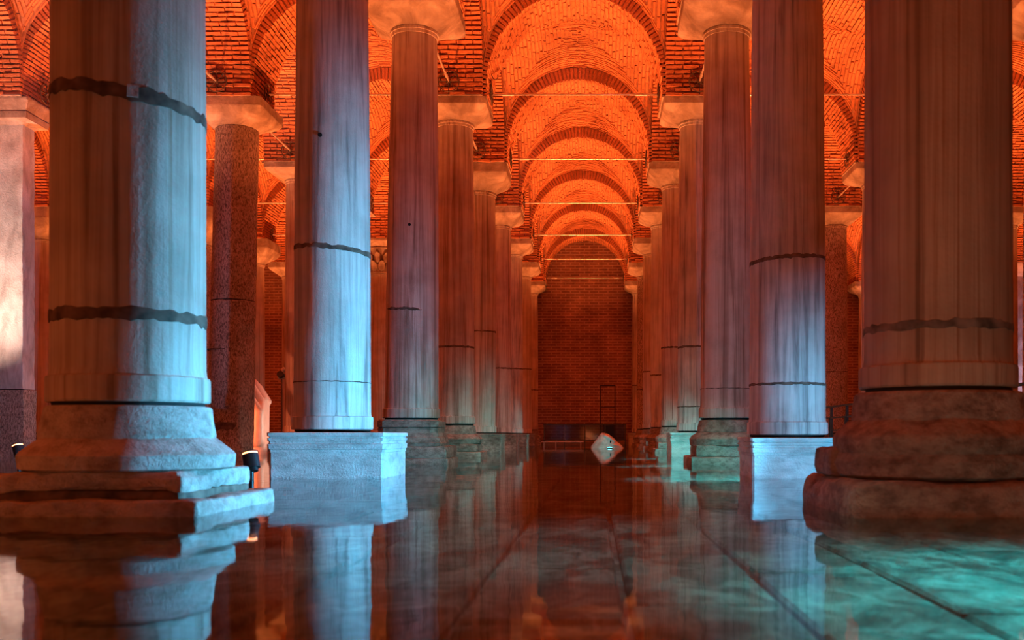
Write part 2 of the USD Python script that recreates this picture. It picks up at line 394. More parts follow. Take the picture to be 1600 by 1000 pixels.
def web(ax, ay, seed):
    """core surface and bricks of one bay between its four arches"""
    rng = np.random.default_rng(seed)
    dome = 0.16
    def S(u, v, par):           # par 0: courses at constant y
        if par == 0: x, y = u, v
        else: x, y = v, u
        c = np.sqrt(np.maximum(0, 1 - ((x / ax) if par == 0 else (y / ay)) ** 2))
        return np.stack([x, y, ZS + RISE * c + dome * (1 - (x / ax) ** 2) * (1 - (y / ay) ** 2)], -1)
    core, bricks = [], []
    for par in (0, 1):
        A, B = (ax, ay) if par == 0 else (ay, ax)
        for sg in (-1, 1):
            nv, nu = 18, 26
            V = np.linspace(0.0, 1.0, nv)
            P = []
            for vv in V:
                ph = np.linspace(-1, 1, nu) * math.asin(vv)
                P.append(S(A * np.sin(ph), np.full(nu, sg * vv * B), par))
            P = np.array(P); idx = np.arange(nv * nu).reshape(nv, nu)
            q = np.stack([idx[:-1, :-1], idx[1:, :-1], idx[1:, 1:], idx[:-1, 1:]], -1).reshape(-1, 4)
            core.append(trimesh.Trimesh(P.reshape(-1, 3), np.vstack([q[:, [0, 1, 2]], q[:, [0, 2, 3]]]), process=False))
            pitch = 0.088
            v = 0.05
            while v < B - 0.02:
                vv = v / B; pm = math.asin(min(1, vv))
                ph = np.linspace(-pm, pm, 80)
                line = S(A * np.sin(ph), np.full(80, sg * v), par)
                s = np.concatenate([[0], np.cumsum(np.linalg.norm(np.diff(line, axis=0), axis=1))])
                a = -rng.uniform(0, 0.3)
                while a < s[-1]:
                    l = rng.uniform(0.26, 0.36)
                    m0, m1 = max(a, 0), min(a + l, s[-1])
                    if m1 - m0 > 0.06:
                        mid = (m0 + m1) / 2
                        c = np.array([np.interp(mid, s, line[:, k]) for k in range(3)])
                        t = np.array([np.interp(mid + 0.03, s, line[:, k]) - np.interp(mid - 0.03, s, line[:, k]) for k in range(3)]); t /= np.linalg.norm(t)
                        b = np.array([0, 1., 0]) if par == 0 else np.array([1., 0, 0])
                        n = np.cross(t, b); n /= np.linalg.norm(n)
                        if n[2] > 0: n = -n
                        if abs(n[2]) < 1e-3: n = n * np.sign(-(n @ np.array([c[0], c[1], 0])) or 1)
                        b2 = np.cross(n, t)
                        bricks.append(oriented_box(c - n * 0.004, t, b2, n, (m1 - m0) - 0.012, rng.uniform(0.055, 0.070), rng.uniform(0.016, 0.042)))
                    a += l
                v += pitch * rng.uniform(0.94, 1.06)
    return cat(core), bricks_mesh(bricks)

def arch(hs, width, seed, across=4, individual=False):
    """arch over a clear half span hs along x, centred at the origin; bricks open towards the void"""
    rng = np.random.default_rng(seed)
    n = 40
    th = np.linspace(0, PI, n)
    edge = np.stack([-(hs + 0.025) * np.cos(th), ZI + (RZ + 0.025) * np.sin(th)], 1)
    edge[0, 1] = edge[-1, 1] = ZC
    top = 9.75
    outer = np.stack([np.linspace(-(hs + 0.06), hs + 0.06, n), np.full(n, top)], 1)
    v = []
    for yy in (-AW, AW):
        v += [(x, yy, z) for x, z in edge] + [(x, yy, z) for x, z in outer]
    f = []
    for k in range(n - 1):
        a, b, c, d = k, k + 1, n + k + 1, n + k
        f += [(a, b, c), (a, c, d)]
        a2, b2, c2, d2 = (q + 2 * n for q in (a, b, c, d))
        f += [(a2, c2, b2), (a2, d2, c2)]
        f += [(a, a2, b2), (a, b2, b)]
    core = trimesh.Trimesh(v, f, process=False)
    ell = np.stack([-hs * np.cos(np.linspace(0, PI, 400)), ZI + RZ * np.sin(np.linspace(0, PI, 400))], 1)
    ell = np.vstack([[(-hs, ZC)], ell, [(hs, ZC)]])
    s = np.concatenate([[0], np.cumsum(np.linalg.norm(np.diff(ell, axis=0), axis=1))])
    rows, a = [], 0.02
    while a < s[-1] - 0.05:
        rows.append(a + 0.026); a += rng.uniform(0.08, 0.092)
    face, soffit = [], []
    cuts = np.linspace(-AW, AW, across + 1)
    for r_, mid in enumerate(rows):
        c2 = np.array([np.interp(mid, s, ell[:, k]) for k in range(2)])
        tt = np.array([np.interp(mid + 0.02, s, ell[:, k]) - np.interp(mid - 0.02, s, ell[:, k]) for k in range(2)]); tt /= np.linalg.norm(tt)
        nn = np.array([tt[1], -tt[0]])          # towards the void
        if nn @ (np.array([0, ZI + 0.3]) - c2) < 0: nn = -nn
        t3, n3, y3 = np.array([tt[0], 0, tt[1]]), np.array([nn[0], 0, nn[1]]), np.array([0, 1., 0])
        sh = (0.5 if r_ % 2 else 0.0) * (cuts[1] - cuts[0])
        edges = [-AW - 0.018] + [q + sh for q in cuts[1:-1]] + [AW + 0.018]
        if r_ % 2: edges = [-AW - 0.018] + [q + sh for q in cuts[:-1]] + [AW + 0.018]
        for q in range(len(edges) - 1):
            y0, y1 = edges[q] + 0.005, edges[q + 1] - 0.005
            if y1 - y0 < 0.05: continue
            out = rng.uniform(-0.012, 0.02)
            th_ = rng.uniform(0.055, 0.070)
            dpt = 0.30 if q in (0, len(edges) - 2) else 0.06
            # outer bricks show their long side on the face of the arch
            depth_ = dpt + 0.025
            c3 = np.array([c2[0], (y0 + y1) / 2, c2[1]]) - n3 * dpt
            yaw = rng.uniform(-0.045, 0.045)
            y4, t4 = y3 + t3 * yaw, t3 - y3 * yaw
            w = np.array(oriented_box(c3, y4, t4, n3, y1 - y0, th_, depth_ + out - 0.025))
            (face if q == 0 else soffit).append(w)
    return core, face, soffit

def brick_solid(w):
    """closed brick from eight corners"""
    return trimesh.Trimesh(w, np.vstack([BF, [(0, 2, 1), (0, 3, 2)]]), process=False)

HX, HY = SX / 2 - 0.725, SY / 2 - 0.725
web_core, web_bricks = web(SX / 2 - AW, SY / 2 - AW, 5)
arch_x, arch_y = arch(HX, 2 * AW, 3), arch(HY, 2 * AW, 4)
rot90 = trimesh.transformations.rotation_matrix(PI / 2, [0, 0, 1])

first = {}
# nearest arches in view keep their front bricks as single pieces: (transverse arch, bay, row)
SINGLE = {(0, 4): 2, (1, 4): 1, (-1, 4): 1}
def all_faces(a): return list(a[1]) + list(a[2])
bays = set(BAYS)
rows_x = sorted({(i, j) for i, j in bays} | {(i, j + 1) for i, j in bays})
for (i, j) in rows_x:
    loc = (bay_x(i), depth(j), 0)
    if (i, j) in SINGLE:
        a = thing('transverse_arch', loc, parent=ceiling)
        UsdGeom.Xform(a).AddScaleOp().Set(Gf.Vec3f(bay_s(i), 1, 1))
        part(a, 'arch_core', arch_x[0], 'mortar', smooth=30)
        rest = list(arch_x[2]); extra = []
        if SINGLE[(i, j)] == 2:
            extra, rest = rest[:70], rest[70:]
        for w in list(arch_x[1]) + extra:
            part(a, 'brick', brick_solid(w), 'brick', smooth=False)
        part(a, 'soffit_bricks', bricks_mesh(rest), 'brick', smooth=False, kind='stuff')
    elif 'tx' not in first:
        a = first['tx'] = thing('transverse_arch', loc, parent=ceiling)
        UsdGeom.Xform(a).AddScaleOp().Set(Gf.Vec3f(bay_s(i), 1, 1))
        part(a, 'arch_core', arch_x[0], 'mortar', smooth=30)
        part(a, 'arch_bricks', bricks_mesh(all_faces(arch_x)), 'brick', smooth=False, kind='stuff')
    else:
        ref(first['tx'], 'transverse_arch', loc, parent=ceiling, scale=(bay_s(i), 1, 1), rz=180 if (i * 7 + j * 3) % 2 else 0)
rows_y = sorted({(i, j) for i, j in bays} | {(i + 1, j) for i, j in bays})
for (i, j) in rows_y:
    loc = (NODE[i], depth(j) + SY / 2, 0)
    if 'ly' not in first:
        a = first['ly'] = thing('lengthwise_arch', loc, parent=ceiling, rz=90)
        part(a, 'arch_core', arch_y[0], 'mortar', smooth=30)
        part(a, 'arch_bricks', bricks_mesh(all_faces(arch_y)), 'brick', smooth=False, kind='stuff')
    else:
        ref(first['ly'], 'lengthwise_arch', loc, parent=ceiling, rz=270 if (i * 5 + j) % 2 else 90)
for (i, j) in sorted(bays):
    loc = (bay_x(i), depth(j) + SY / 2, 0)
    if 'w' not in first:
        a = first['w'] = thing('vault', loc, parent=ceiling)
        UsdGeom.Xform(a).AddScaleOp().Set(Gf.Vec3f(bay_s(i), 1, 1))
        part(a, 'vault_core', web_core, 'mortar', smooth=40)
        part(a, 'vault_bricks', web_bricks, 'brick', smooth=False, kind='stuff')
    else:
        ref(first['w'], 'vault', loc, parent=ceiling, scale=(bay_s(i), 1, 1), rz=180 if (i + j) % 2 else 0)
nodes = sorted({(i, j) for i, j in rows_x} | {(i + 1, j) for i, j in rows_x})
for (i, j) in nodes:
    loc = (NODE[i], depth(j), 0)
    if 'p' not in first:
        a = first['p'] = thing('pier', loc, parent=ceiling)
        part(a, 'pier_core', box(-0.655, 0.655, -0.655, 0.655, ZC, 9.75), 'mortar', smooth=False)
        part(a, 'pier_sill', cat([box(-0.728, 0.728, -0.655, 0.655, ZC, ZC + 0.03), box(-0.655, 0.655, -0.728, 0.728, ZC + 0.001, ZC + 0.031)]), 'capital', smooth=False)
    else:
        ref(first['p'], 'pier', loc, parent=ceiling)

# ------------------------------------------------------------------ columns
def shaft_profile(zb, zt, rb, rt, ring=0.15, e=0.025, top=0.10, rows=46):
    p = []
    if ring:
        p += [(zb, rb + e * 0.7), (zb + 0.012, rb + e), (zb + ring - 0.012, rb + e), (zb + ring, rb + e * 0.8), (zb + ring + 0.004, rb + 0.006), (zb + ring + 0.05, rb)]
        z0 = zb + ring + 0.05
    else:
        p += [(zb, rb - 0.008), (zb + 0.015, rb)]; z0 = zb + 0.015
    for t in np.linspace(0, 1, rows)[1:]:
        p.append((z0 + (zt - top - z0) * t, rb + (rt - rb) * t ** 0.9 + 0.012 * math.sin(PI * t)))
    if top:
        p += [(zt - top + 0.006, rt + 0.012), (zt - 0.05, rt + 0.016), (zt - 0.044, rt + 0.03), (zt - 0.008, rt + 0.03), (zt, rt + 0.02)]
    return p

def capital_mesh(zb, r, seed=0, zt=ZC, half=0.71, n=80):
    th = np.arange(n) / n * 2 * PI + PI / 4
    rows = []
    for t in list(np.linspace(0, 0.62, 14)) + [0.65, 0.8, 0.9, 1.0]:
        f = min(1, t / 0.62)
        hsz = r + (half - r) * (0.45 * math.sin(f * PI / 2) + 0.55 * f)
        sq = min(1, t / 0.45); sq = sq * sq * (3 - 2 * sq)
        k = 1 / np.maximum(np.abs(np.cos(th)), np.abs(np.sin(th)))
        rr = hsz * ((1 - sq) + sq * np.minimum(k, 1.39))
        p = np.stack([rr * np.cos(th), rr * np.sin(th), np.full(n, zb + (zt - zb) * t)], 1)
        d = (meshkit.fbm(p * 5 + seed * 3.7, 4, seed) - 0.5) * 0.04
        p[:, :2] *= (1 + d)[:, None]
        rows.append(p)
    return ring_loft(rows)

def band_mesh(prof, zc, h, slope=0.0, a0=0, a1=360, seed=0, dx=0, zs=None, proud=0.004):
    """a ragged dark band that follows the shaft"""
    zz, rr = np.array([q[0] for q in prof]), np.array([q[1] for q in prof])
    n = 90
    full = a1 - a0 >= 359
    th = np.radians(np.linspace(a0, a1, n, endpoint=not full))
    s = np.stack([np.cos(th) * 3, np.sin(th) * 3, th * 0], 1)
    up = zc + slope * np.cos(th) + (h / 2) * (0.35 + 1.3 * meshkit.fbm(s * 3 + seed, 4, seed))
    lo = zc + slope * np.cos(th) - (h / 2) * (0.35 + 1.3 * meshkit.fbm(s * 3 + seed + 31, 4, seed + 3))
    if not full:
        w = np.minimum(1, np.minimum(np.arange(n), n - 1 - np.arange(n)) / 10)
        mid = (up + lo) / 2; up = mid + (up - mid) * w; lo = mid + (lo - mid) * w
    rows = []
    z0, z1 = zz[0], zz[-1]
    for z, o in ((lo, -0.012), (lo + 0.006, proud), ((lo + up) / 2, proud + 0.002), (up - 0.006, proud), (up, -0.012)):
        r = np.interp(z, zz, rr) + o
        rows.append(np.stack([r * np.cos(th) + dx * (z - z0) / (z1 - z0), r * np.sin(th), z], 1))
    R = np.array(rows); k = len(R)
    a = np.arange(n - (0 if full else 1)); b = (a + 1) % n
    f = []
    for i in range(k - 1):
        f.append(np.stack([i * n + a, i * n + b, (i + 1) * n + b], 1)); f.append(np.stack([i * n + a, (i + 1) * n + b, (i + 1) * n + a], 1))
    return trimesh.Trimesh(R.reshape(-1, 3), np.vstack(f), process=False)

def dark_gap(parent, r, z, h=0.03):
    part(parent, 'joint', lathe([(z - 0.01, r - 0.02), (z, r), (z + h, r), (z + h + 0.01, r - 0.02)], 60, amp=0.012, freq=9), 'hole')

def column(label, x, y, zt, rb, rt, zb, mat='marble_grey', base='attic', bands=(), seed=0, dx=0.0, ring=0.15, cap=True, e=0.025, capmat='capital'):
    t = thing('column', (x, y, 0), label=label, cat='column', kind='thing')
    prof = shaft_profile(zb, zt, rb, rt, ring, e)
    part(t, 'shaft', lathe(prof, 84, seed, dx=dx), mat)
    for k, bd in enumerate(bands):
        part(t, 'stain_band', band_mesh(prof, *bd, seed=seed * 5 + k, dx=dx), 'stain', label='dark rough band round the shaft')
    if cap:
        c = capital_mesh(zt, rt + 0.03, seed)
        c.apply_translation((dx, 0, 0))
        part(t, 'capital', c, capmat, smooth=38)
    if zb > 0.05:
        dark_gap(t, rb - 0.01, zb - 0.02)
    if base == 'attic':
        k = zb - 0.03                      # top of the base
        s = rb / 0.43
        part(t, 'drum', lathe([(k * 0.72, 0.47 * s), (k * 0.73, 0.485 * s), (k * 0.86, 0.475 * s), (k * 0.98, 0.45 * s), (k, 0.43 * s)], 72, seed + 1, amp=0.012), 'base')
        part(t, 'torus', lathe([(k * 0.40, 0.57 * s), (k * 0.42, 0.60 * s), (k * 0.56, 0.615 * s), (k * 0.63, 0.58 * s), (k * 0.70, 0.50 * s), (k * 0.73, 0.47 * s)], 72, seed + 2, amp=0.02), 'base')
        h1, h2 = 0.56 * s, 0.66 * s
        part(t, 'plinth', stone_block(-h1, h1, -h1, h1, k * 0.16, k * 0.42, 0.03, 0.012, seed + 3, chip=0.03), 'base')
        part(t, 'plinth', stone_block(-h2, h2, -h2, h2, -0.12, k * 0.17, 0.035, 0.014, seed + 4, chip=0.03), 'base')
    elif isinstance(base, tuple):          # a squared pedestal: x0, x1, y0, y1 about the column, material
        x0, x1, y0, y1, bm = base
        k = zb - 0.03
        rows = [(-0.12, 0.0), (k * 0.55, 0.0), (k * 0.56, 0.006), (k * 0.62, 0.006), (k * 0.63, 0.016), (k * 0.74, 0.02), (k * 0.75, 0.008), (k * 0.80, 0.006), (k * 0.81, 0.018), (k * 0.87, 0.02), (k * 0.88, 0.004), (k * 0.90, 0.004), (k * 0.91, 0.02), (k * 0.985, 0.022), (k, 0.012)]
        part(t, 'pedestal', rect_loft(x0, x1, y0, y1, rows, seed), bm)
    return t, prof

# --- the two nearest columns
c, pf = column('nearest left column, brown and blue-lit, on a round torus and two square plinths', -2.80, 5.95, 6.66, 0.43, 0.39, 0.634, 'marble_brown', None, ring=0.15, seed=1,
           bands=[(2.40, 0.085, -0.05), (1.13, 0.075, 0.0)], e=0.025)
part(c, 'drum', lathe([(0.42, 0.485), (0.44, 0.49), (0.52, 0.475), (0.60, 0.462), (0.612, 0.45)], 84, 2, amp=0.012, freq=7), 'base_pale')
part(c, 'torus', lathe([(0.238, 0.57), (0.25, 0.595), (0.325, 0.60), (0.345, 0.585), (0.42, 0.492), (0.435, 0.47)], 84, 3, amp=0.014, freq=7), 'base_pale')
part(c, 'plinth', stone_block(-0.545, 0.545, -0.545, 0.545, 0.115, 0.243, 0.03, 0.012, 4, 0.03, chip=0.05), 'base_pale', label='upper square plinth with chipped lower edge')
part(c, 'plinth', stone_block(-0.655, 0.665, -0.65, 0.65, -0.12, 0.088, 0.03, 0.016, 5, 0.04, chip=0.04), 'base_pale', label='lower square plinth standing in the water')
part(c, 'joint', rect_loft(-0.53, 0.53, -0.53, 0.53, [(0.07, 0.0), (0.10, 0.005), (0.125, 0.0), (0.14, -0.02)], 5, amp=0.03, per=30), 'stain', label='dark eroded joint between the plinths')
cl = box(-0.03, 0.03, -0.012, 0.012, -0.035, 0.035)
a = math.radians(-90 + 27); rr = np.interp(2.40, [q[0] for q in pf], [q[1] for q in pf])
cl.apply_transform(trimesh.transformations.rotation_matrix(a + PI / 2, [0, 0, 1])); cl.apply_translation((rr * math.cos(a), rr * math.sin(a), 2.385))
part(c, 'clamp', cl, 'base_pale', smooth=False, label='small grey filler block let into the upper band')

c, pf = column('nearest right column, red-brown, on a bulging weathered base with rounded corner', 2.07, 5.95, 6.66, 0.425, 0.385, 0.72, 'marble_rust', None, ring=0.13, seed=6,
           bands=[(1.07, 0.055, 0.0)], e=0.03)
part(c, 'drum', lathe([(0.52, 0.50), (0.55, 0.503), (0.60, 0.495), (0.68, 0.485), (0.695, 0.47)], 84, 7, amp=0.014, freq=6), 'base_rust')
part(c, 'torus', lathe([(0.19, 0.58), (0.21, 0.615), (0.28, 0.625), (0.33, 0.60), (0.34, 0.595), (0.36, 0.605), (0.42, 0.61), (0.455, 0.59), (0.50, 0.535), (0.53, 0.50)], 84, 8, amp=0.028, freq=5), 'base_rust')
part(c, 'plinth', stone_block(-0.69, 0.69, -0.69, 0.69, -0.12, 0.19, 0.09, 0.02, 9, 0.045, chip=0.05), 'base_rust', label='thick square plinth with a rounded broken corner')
part(c, 'base_fragment', stone_block(-0.66, -0.45, -0.05, 0.42, 0.19, 0.37, 0.05, 0.02, 12, 0.04), 'base_rust', label='broken lump of stone on the plinth')

# --- second pair, on pale blocks
c, pf = column('column with blue-lit shaft on a pale moulded block, second in the left row', -2.81, 10.60, 6.66, 0.405, 0.352, 0.50, 'marble_grey', (-0.48, 0.675, -0.62, 0.58, 'block'), ring=0.135, seed=11, dx=0.0,
           bands=[(2.40, 0.06, -0.03), (1.0, 0.02, 0.0)])
def dimple(c, pf, px_ang, z, r=0.022):
    a = math.radians(px_ang); rr = np.interp(z, [q[0] for q in pf], [q[1] for q in pf])
    d = trimesh.creation.cylinder(r, 0.02, sections=20)
    d.apply_transform(trimesh.transformations.rotation_matrix(PI / 2, [1, 0, 0])); d.apply_transform(trimesh.transformations.rotation_matrix(a + PI / 2, [0, 0, 1]))
    d.apply_translation((rr * math.cos(a), rr * math.sin(a), z))
    part(c, 'dowel_hole', d, 'hole', label='small round black dowel hole')
dimple(c, pf, -94, 3.55)
c, pf = column('column on a blue-lit rectangular block, second in the right row', 2.06, 10.50, 6.66, 0.400, 0.349, 0.445, 'marble_grey', (-0.45, 0.60, -0.49, 0.41, 'block'), ring=0.13, seed=16,
           bands=[(2.28, 0.05, 0.02), (0.97, 0.035, 0.0)])

# --- third pair
c, pf = column('left-row column behind the pale block, on a low stepped base', -2.83, 15.29, 6.66, 0.415, 0.345, 0.70, 'marble_pink', None, ring=0.14, seed=21, dx=0.05,
           bands=[(2.35, 0.05, -0.02, -150, -60)])
part(c, 'moulding', rect_loft(-0.44, 0.46, -0.44, 0.44, [(0.46, -0.02), (0.47, 0.0), (0.54, 0.01), (0.55, -0.01), (0.56, 0.015), (0.65, 0.015), (0.66, -0.005), (0.672, -0.01)], 22, round_=0.1), 'base')
part(c, 'moulding', rect_loft(-0.50, 0.50, -0.5, 0.5, [(0.26, 0.0), (0.32, 0.02), (0.33, 0.005), (0.40, 0.0), (0.41, -0.02), (0.47, -0.03)], 23, round_=0.06), 'base')
part(c, 'plinth', stone_block(-0.58, 0.62, -0.6, 0.6, 0.085, 0.27, 0.025, 0.01, 24, 0.06, chip=0.02), 'base')
part(c, 'plinth', stone_block(-0.62, 0.65, -0.63, 0.63, -0.12, 0.09, 0.025, 0.012, 25, 0.06, chip=0.02), 'base')
dimple(c, pf, -84, 3.62)
column('greenish streaked right-row column just behind the blue-lit block, on a rounded torus', 2.06, 15.29, 6.66, 0.405, 0.343, 0.70, 'marble_brown', 'attic', seed=26, bands=[(1.15, 0.02, 0)])
# --- fourth pair
column('fourth column of the left row, pinkish with a pale patch, mostly clear of its neighbour', -2.82, 19.96, 6.70, 0.39, 0.372, 0.66, 'marble_pink', 'attic', seed=31, bands=[(2.20, 0.05, 0)])
column('fourth column of the right row, on a square whitish block', 2.08, 19.96, 6.72, 0.385, 0.345, 0.52, 'marble_grey', (-0.56, 0.56, -0.56, 0.56, 'block'), seed=32, bands=[(2.2, 0.05, 0), (1.0, 0.03, 0)])
# --- rows running back
left_words = {5: 'fifth column of the left row, reddish and streaked, on a square block', 6: 'sixth column of the left row, with a dark band low down', 7: 'seventh column of the left row, slim sliver beside the sixth',
              8: 'eighth column of the left row, near the end wall', 9: 'last column of the left row, against the end wall'}
right_words = {5: 'fifth column of the right row, rising behind the square whitish block', 6: 'sixth column of the right row, on a stepped greenish base', 7: 'seventh column of the right row, narrow and teal-lit at its foot',
               8: 'eighth column of the right row, speckled, near the end wall', 9: 'last column of the right row, pale with a white-lit foot block'}
mats = ['marble_pink', 'marble_grey', 'marble_brown']
ltop = {5: 6.45, 6: 6.6, 7: 6.6, 8: 6.6, 9: 6.62}
for j in range(5, 10):
    yy = depth(j)
    base = 'attic' if j in (9,) else (-0.56, 0.56, -0.58, 0.58, 'base')
    column(left_words[j], -2.83, yy, ltop[j], 0.37, 0.36, 0.50 if j < 9 else 0.66, mats[j % 3], base, seed=40 + j, bands=[(2.4 + 0.3 * (j % 3), 0.05, 0)])
    base = (-0.56, 0.5, -0.6, 0.6, 'block') if j == 9 else 'attic'
    column(right_words[j], 2.06, yy, 6.62, 0.375, 0.355, 0.66 if j < 9 else 0.55, 'granite' if j == 8 else mats[(j + 1) % 3], base, seed=50 + j, bands=[(2.2 + 0.4 * (j % 2), 0.05, 0)])
# --- left aisles
def two_drum(label, x, y, zt, zj, rl, ru, mat, seed, dx=0.1):
    t = thing('column', (x, y, 0), label=label, cat='column', kind='thing')
    part(t, 'lower_drum', lathe([(-0.1, rl)] + [(z, rl) for z in np.linspace(0.1, zj - 0.05, 20)] + [(zj - 0.02, rl - 0.004), (zj, rl - 0.02)], 72, seed, amp=0.012, dx=dx * 0.4), mat)
    u = lathe([(zj, ru - 0.02), (zj + 0.02, ru)] + [(z, ru - 0.012 * (z - zj) / (zt - zj)) for z in np.linspace(zj + 0.05, zt - 0.02, 24)] + [(zt, ru - 0.02)], 72, seed + 1, amp=0.012, dx=dx * 0.6)
    u.apply_translation((dx * 0.4, 0, 0)); part(t, 'upper_drum', u, mat)
    j = lathe([(zj - 0.012, rl - 0.06), (zj - 0.011, ru - 0.006), (zj + 0.011, ru - 0.006), (zj + 0.012, rl - 0.06)], 60, amp=0.01, freq=9); j.apply_translation((dx * 0.4, 0, 0))
    part(t, 'joint', j, 'hole')
    cpm = capital_mesh(zt, ru + 0.02, seed); cpm.apply_translation((dx, 0, 0)); part(t, 'capital', cpm, 'capital', smooth=38)
    pf = [(-0.1, rl), (zj - 0.05, rl)]
    part(t, 'stain_band', band_mesh(pf, 0.62, 0.16, 0, seed=seed), 'stain', label='dark damp band near the water')
    part(t, 'stain_band', band_mesh(pf, 2.15, 0.03, 0, seed=seed + 3), 'stain')
    return t
two_drum('leaning rough column of two drums with a cracked joint, in the left aisle', -7.36, 19.96, 6.60, 3.13, 0.437, 0.430, 'granite', 61, dx=0.14)

M['pale'] = stone('pale_pillar', [(0.25, (0.42, 0.38, 0.35)), (0.5, (0.60, 0.56, 0.52)), (0.75, (0.68, 0.64, 0.60))], streak=(3, 3, 1), bump=0.5, rough=0.7)
t = thing('column', (-11.80, 19.8, 0), label='square-edged pillar lit pinkish white, at the left edge', cat='pillar', kind='thing')
part(t, 'lower_block', stone_block(-0.47, 0.48, -0.23, 0.23, -0.12, 1.34, 0.02, 0.012, 62, 0.07, chip=0.02), 'granite', smooth=25)
part(t, 'upper_block', stone_block(-0.455, 0.455, -0.215, 0.215, 1.35, 6.62, 0.018, 0.012, 63, 0.08, chip=0.03), 'pale', smooth=25)
part(t, 'joint', rect_loft(-0.43, 0.43, -0.2, 0.2, [(1.30, 0.0), (1.38, 0.0)], 5), 'hole')
part(t, 'impost', rect_loft(-0.5, 0.5, -0.3, 0.3, [(6.6, -0.06), (6.64, -0.02), (6.66, 0.0), (6.68, 0.12), (6.80, 0.14), (6.82, 0.13), (7.0, 0.22), (ZC, 0.22)], 64, 0.008), 'capital')

column('reddish column in the left aisle, half hidden beside the blue-lit shaft', -7.32, depth(5), 6.75, 0.38, 0.36, 0.5, 'marble_pink', (-0.56, 0.56, -0.56, 0.56, 'base'), seed=65)
column('rough column with warm-lit edge between the nearest left column and the leaning one', -11.75, depth(6), 6.05, 0.42, 0.40, 0.4, 'granite', (-0.6, 0.6, -0.6, 0.6, 'base'), seed=66)
column('distant dark red column glimpsed between the pillar at the edge and the nearest left column', -16.45, depth(6), 6.2, 0.40, 0.37, 0.5, 'marble_brown', (-0.58, 0.58, -0.58, 0.58, 'base'), seed=67)
# carved leaf capital
t, pf = column('dark red column with carved leaf capital, in the gap right of the blue-lit shaft', -7.36, depth(7), 5.94, 0.37, 0.35, 0.5, 'marble_brown', (-0.56, 0.56, -0.56, 0.56, 'base'), seed=68, cap=False)
part(t, 'capital_bell', lathe([(5.94, 0.37), (5.97, 0.40), (6.1, 0.37), (6.5, 0.42), (6.75, 0.52), (6.80, 0.54)], 48, 69), 'capital')
for tier, (z, r, h) in enumerate(((6.02, 0.40, 0.34), (6.3, 0.43, 0.34))):
    for k in range(10):
        a = (k + 0.5 * tier) / 10 * 2 * PI
        lf = trimesh.creation.icosphere(2, 1.0); lf.apply_scale((0.055, 0.12, h / 2)); v = lf.vertices.copy()
        v[:, 0] += 0.11 * np.clip(v[:, 2] / (h / 2) + 0.2, 0, 2) ** 2; lf.vertices = v
        lf.apply_transform(trimesh.transformations.rotation_matrix(a, [0, 0, 1])); lf.apply_translation((r * math.cos(a), r * math.sin(a), z + h / 2))
        part(t, 'acanthus_leaf', lf, 'capital')
part(t, 'abacus', stone_block(-0.52, 0.52, -0.52, 0.52, 6.75, 6.86, 0.03, 0.01, 70), 'capital')
part(t, 'impost', rect_loft(-0.5, 0.5, -0.5, 0.5, [(6.84, 0.0), (6.9, 0.08), (7.0, 0.22), (ZC, 0.23)], 71, 0.01), 'capital')
column('slender column with broken capital beside the leaning two-drum one', -11.72, depth(7), 6.3, 0.36, 0.34, 0.5, 'marble_brown', (-0.56, 0.56, -0.56, 0.56, 'base'), seed=72)
column('dim column standing before the brick wall, far in the left aisles', -11.85, depth(8), 6.6, 0.37, 0.35, 0.5, 'marble_pink', (-0.56, 0.56, -0.56, 0.56, 'base'), seed=73)
column('faint far column just left of the nearest left shaft', -21.3, depth(8), 6.6, 0.37, 0.35, 0.5, 'marble_pink', (-0.56, 0.56, -0.56, 0.56, 'base'), seed=74)
column('faint far column seen between the rough column and the leaning one', -16.6, depth(9), 6.6, 0.37, 0.35, 0.5, 'marble_pink', (-0.56, 0.56, -0.56, 0.56, 'base'), seed=75)
# --- right aisles
column('right-aisle column whose capital shows at the upper right corner', 7.08, depth(3), 6.66, 0.40, 0.35, 0.5, 'marble_grey', (-0.58, 0.58, -0.58, 0.58, 'base'), seed=81)
column('thin grey strip of column left of the nearest right shaft', 7.08, depth(5), 6.66, 0.385, 0.36, 0.5, 'marble_grey', (-0.58, 0.58, -0.58, 0.58, 'base'), seed=82)
column('warm brown column behind the railing, right of the blue-lit shaft', 7.14, depth(6), 6.62, 0.39, 0.36, 0.5, 'granite', (-0.58, 0.58, -0.58, 0.58, 'base'), seed=83, bands=[(2.3, 0.03, 0)])
column('brown column peeping out right of the nearest right shaft', 12.18, depth(6), 6.6, 0.39, 0.37, 0.5, 'marble_brown', (-0.58, 0.58, -0.58, 0.58, 'base'), seed=84)
column('far column with a lit capital, behind the thin grey one', 12.0, depth(9), 6.55, 0.37, 0.35, 0.5, 'marble_grey', (-0.56, 0.56, -0.56, 0.56, 'base'), seed=85)
t = thing('column', (16.75, depth(8), 0), label='square lilac-lit pillar at the right edge of view', cat='pillar', kind='thing')
part(t, 'pillar_shaft', stone_block(-0.36, 0.36, -0.36, 0.36, -0.1, 6.6, 0.03, 0.012, 86, 0.14), 'capital')
part(t, 'impost', rect_loft(-0.4, 0.4, -0.4, 0.4, [(6.59, 0.0), (6.7, 0.1), (6.95, 0.3), (ZC, 0.33)], 87), 'capital')
spot((16.3, depth(8) - 2.6, 0.4), (16.7, depth(8), 2.6), (0.8, 0.66, 1.0), 260, cone=40, soft=0.6)

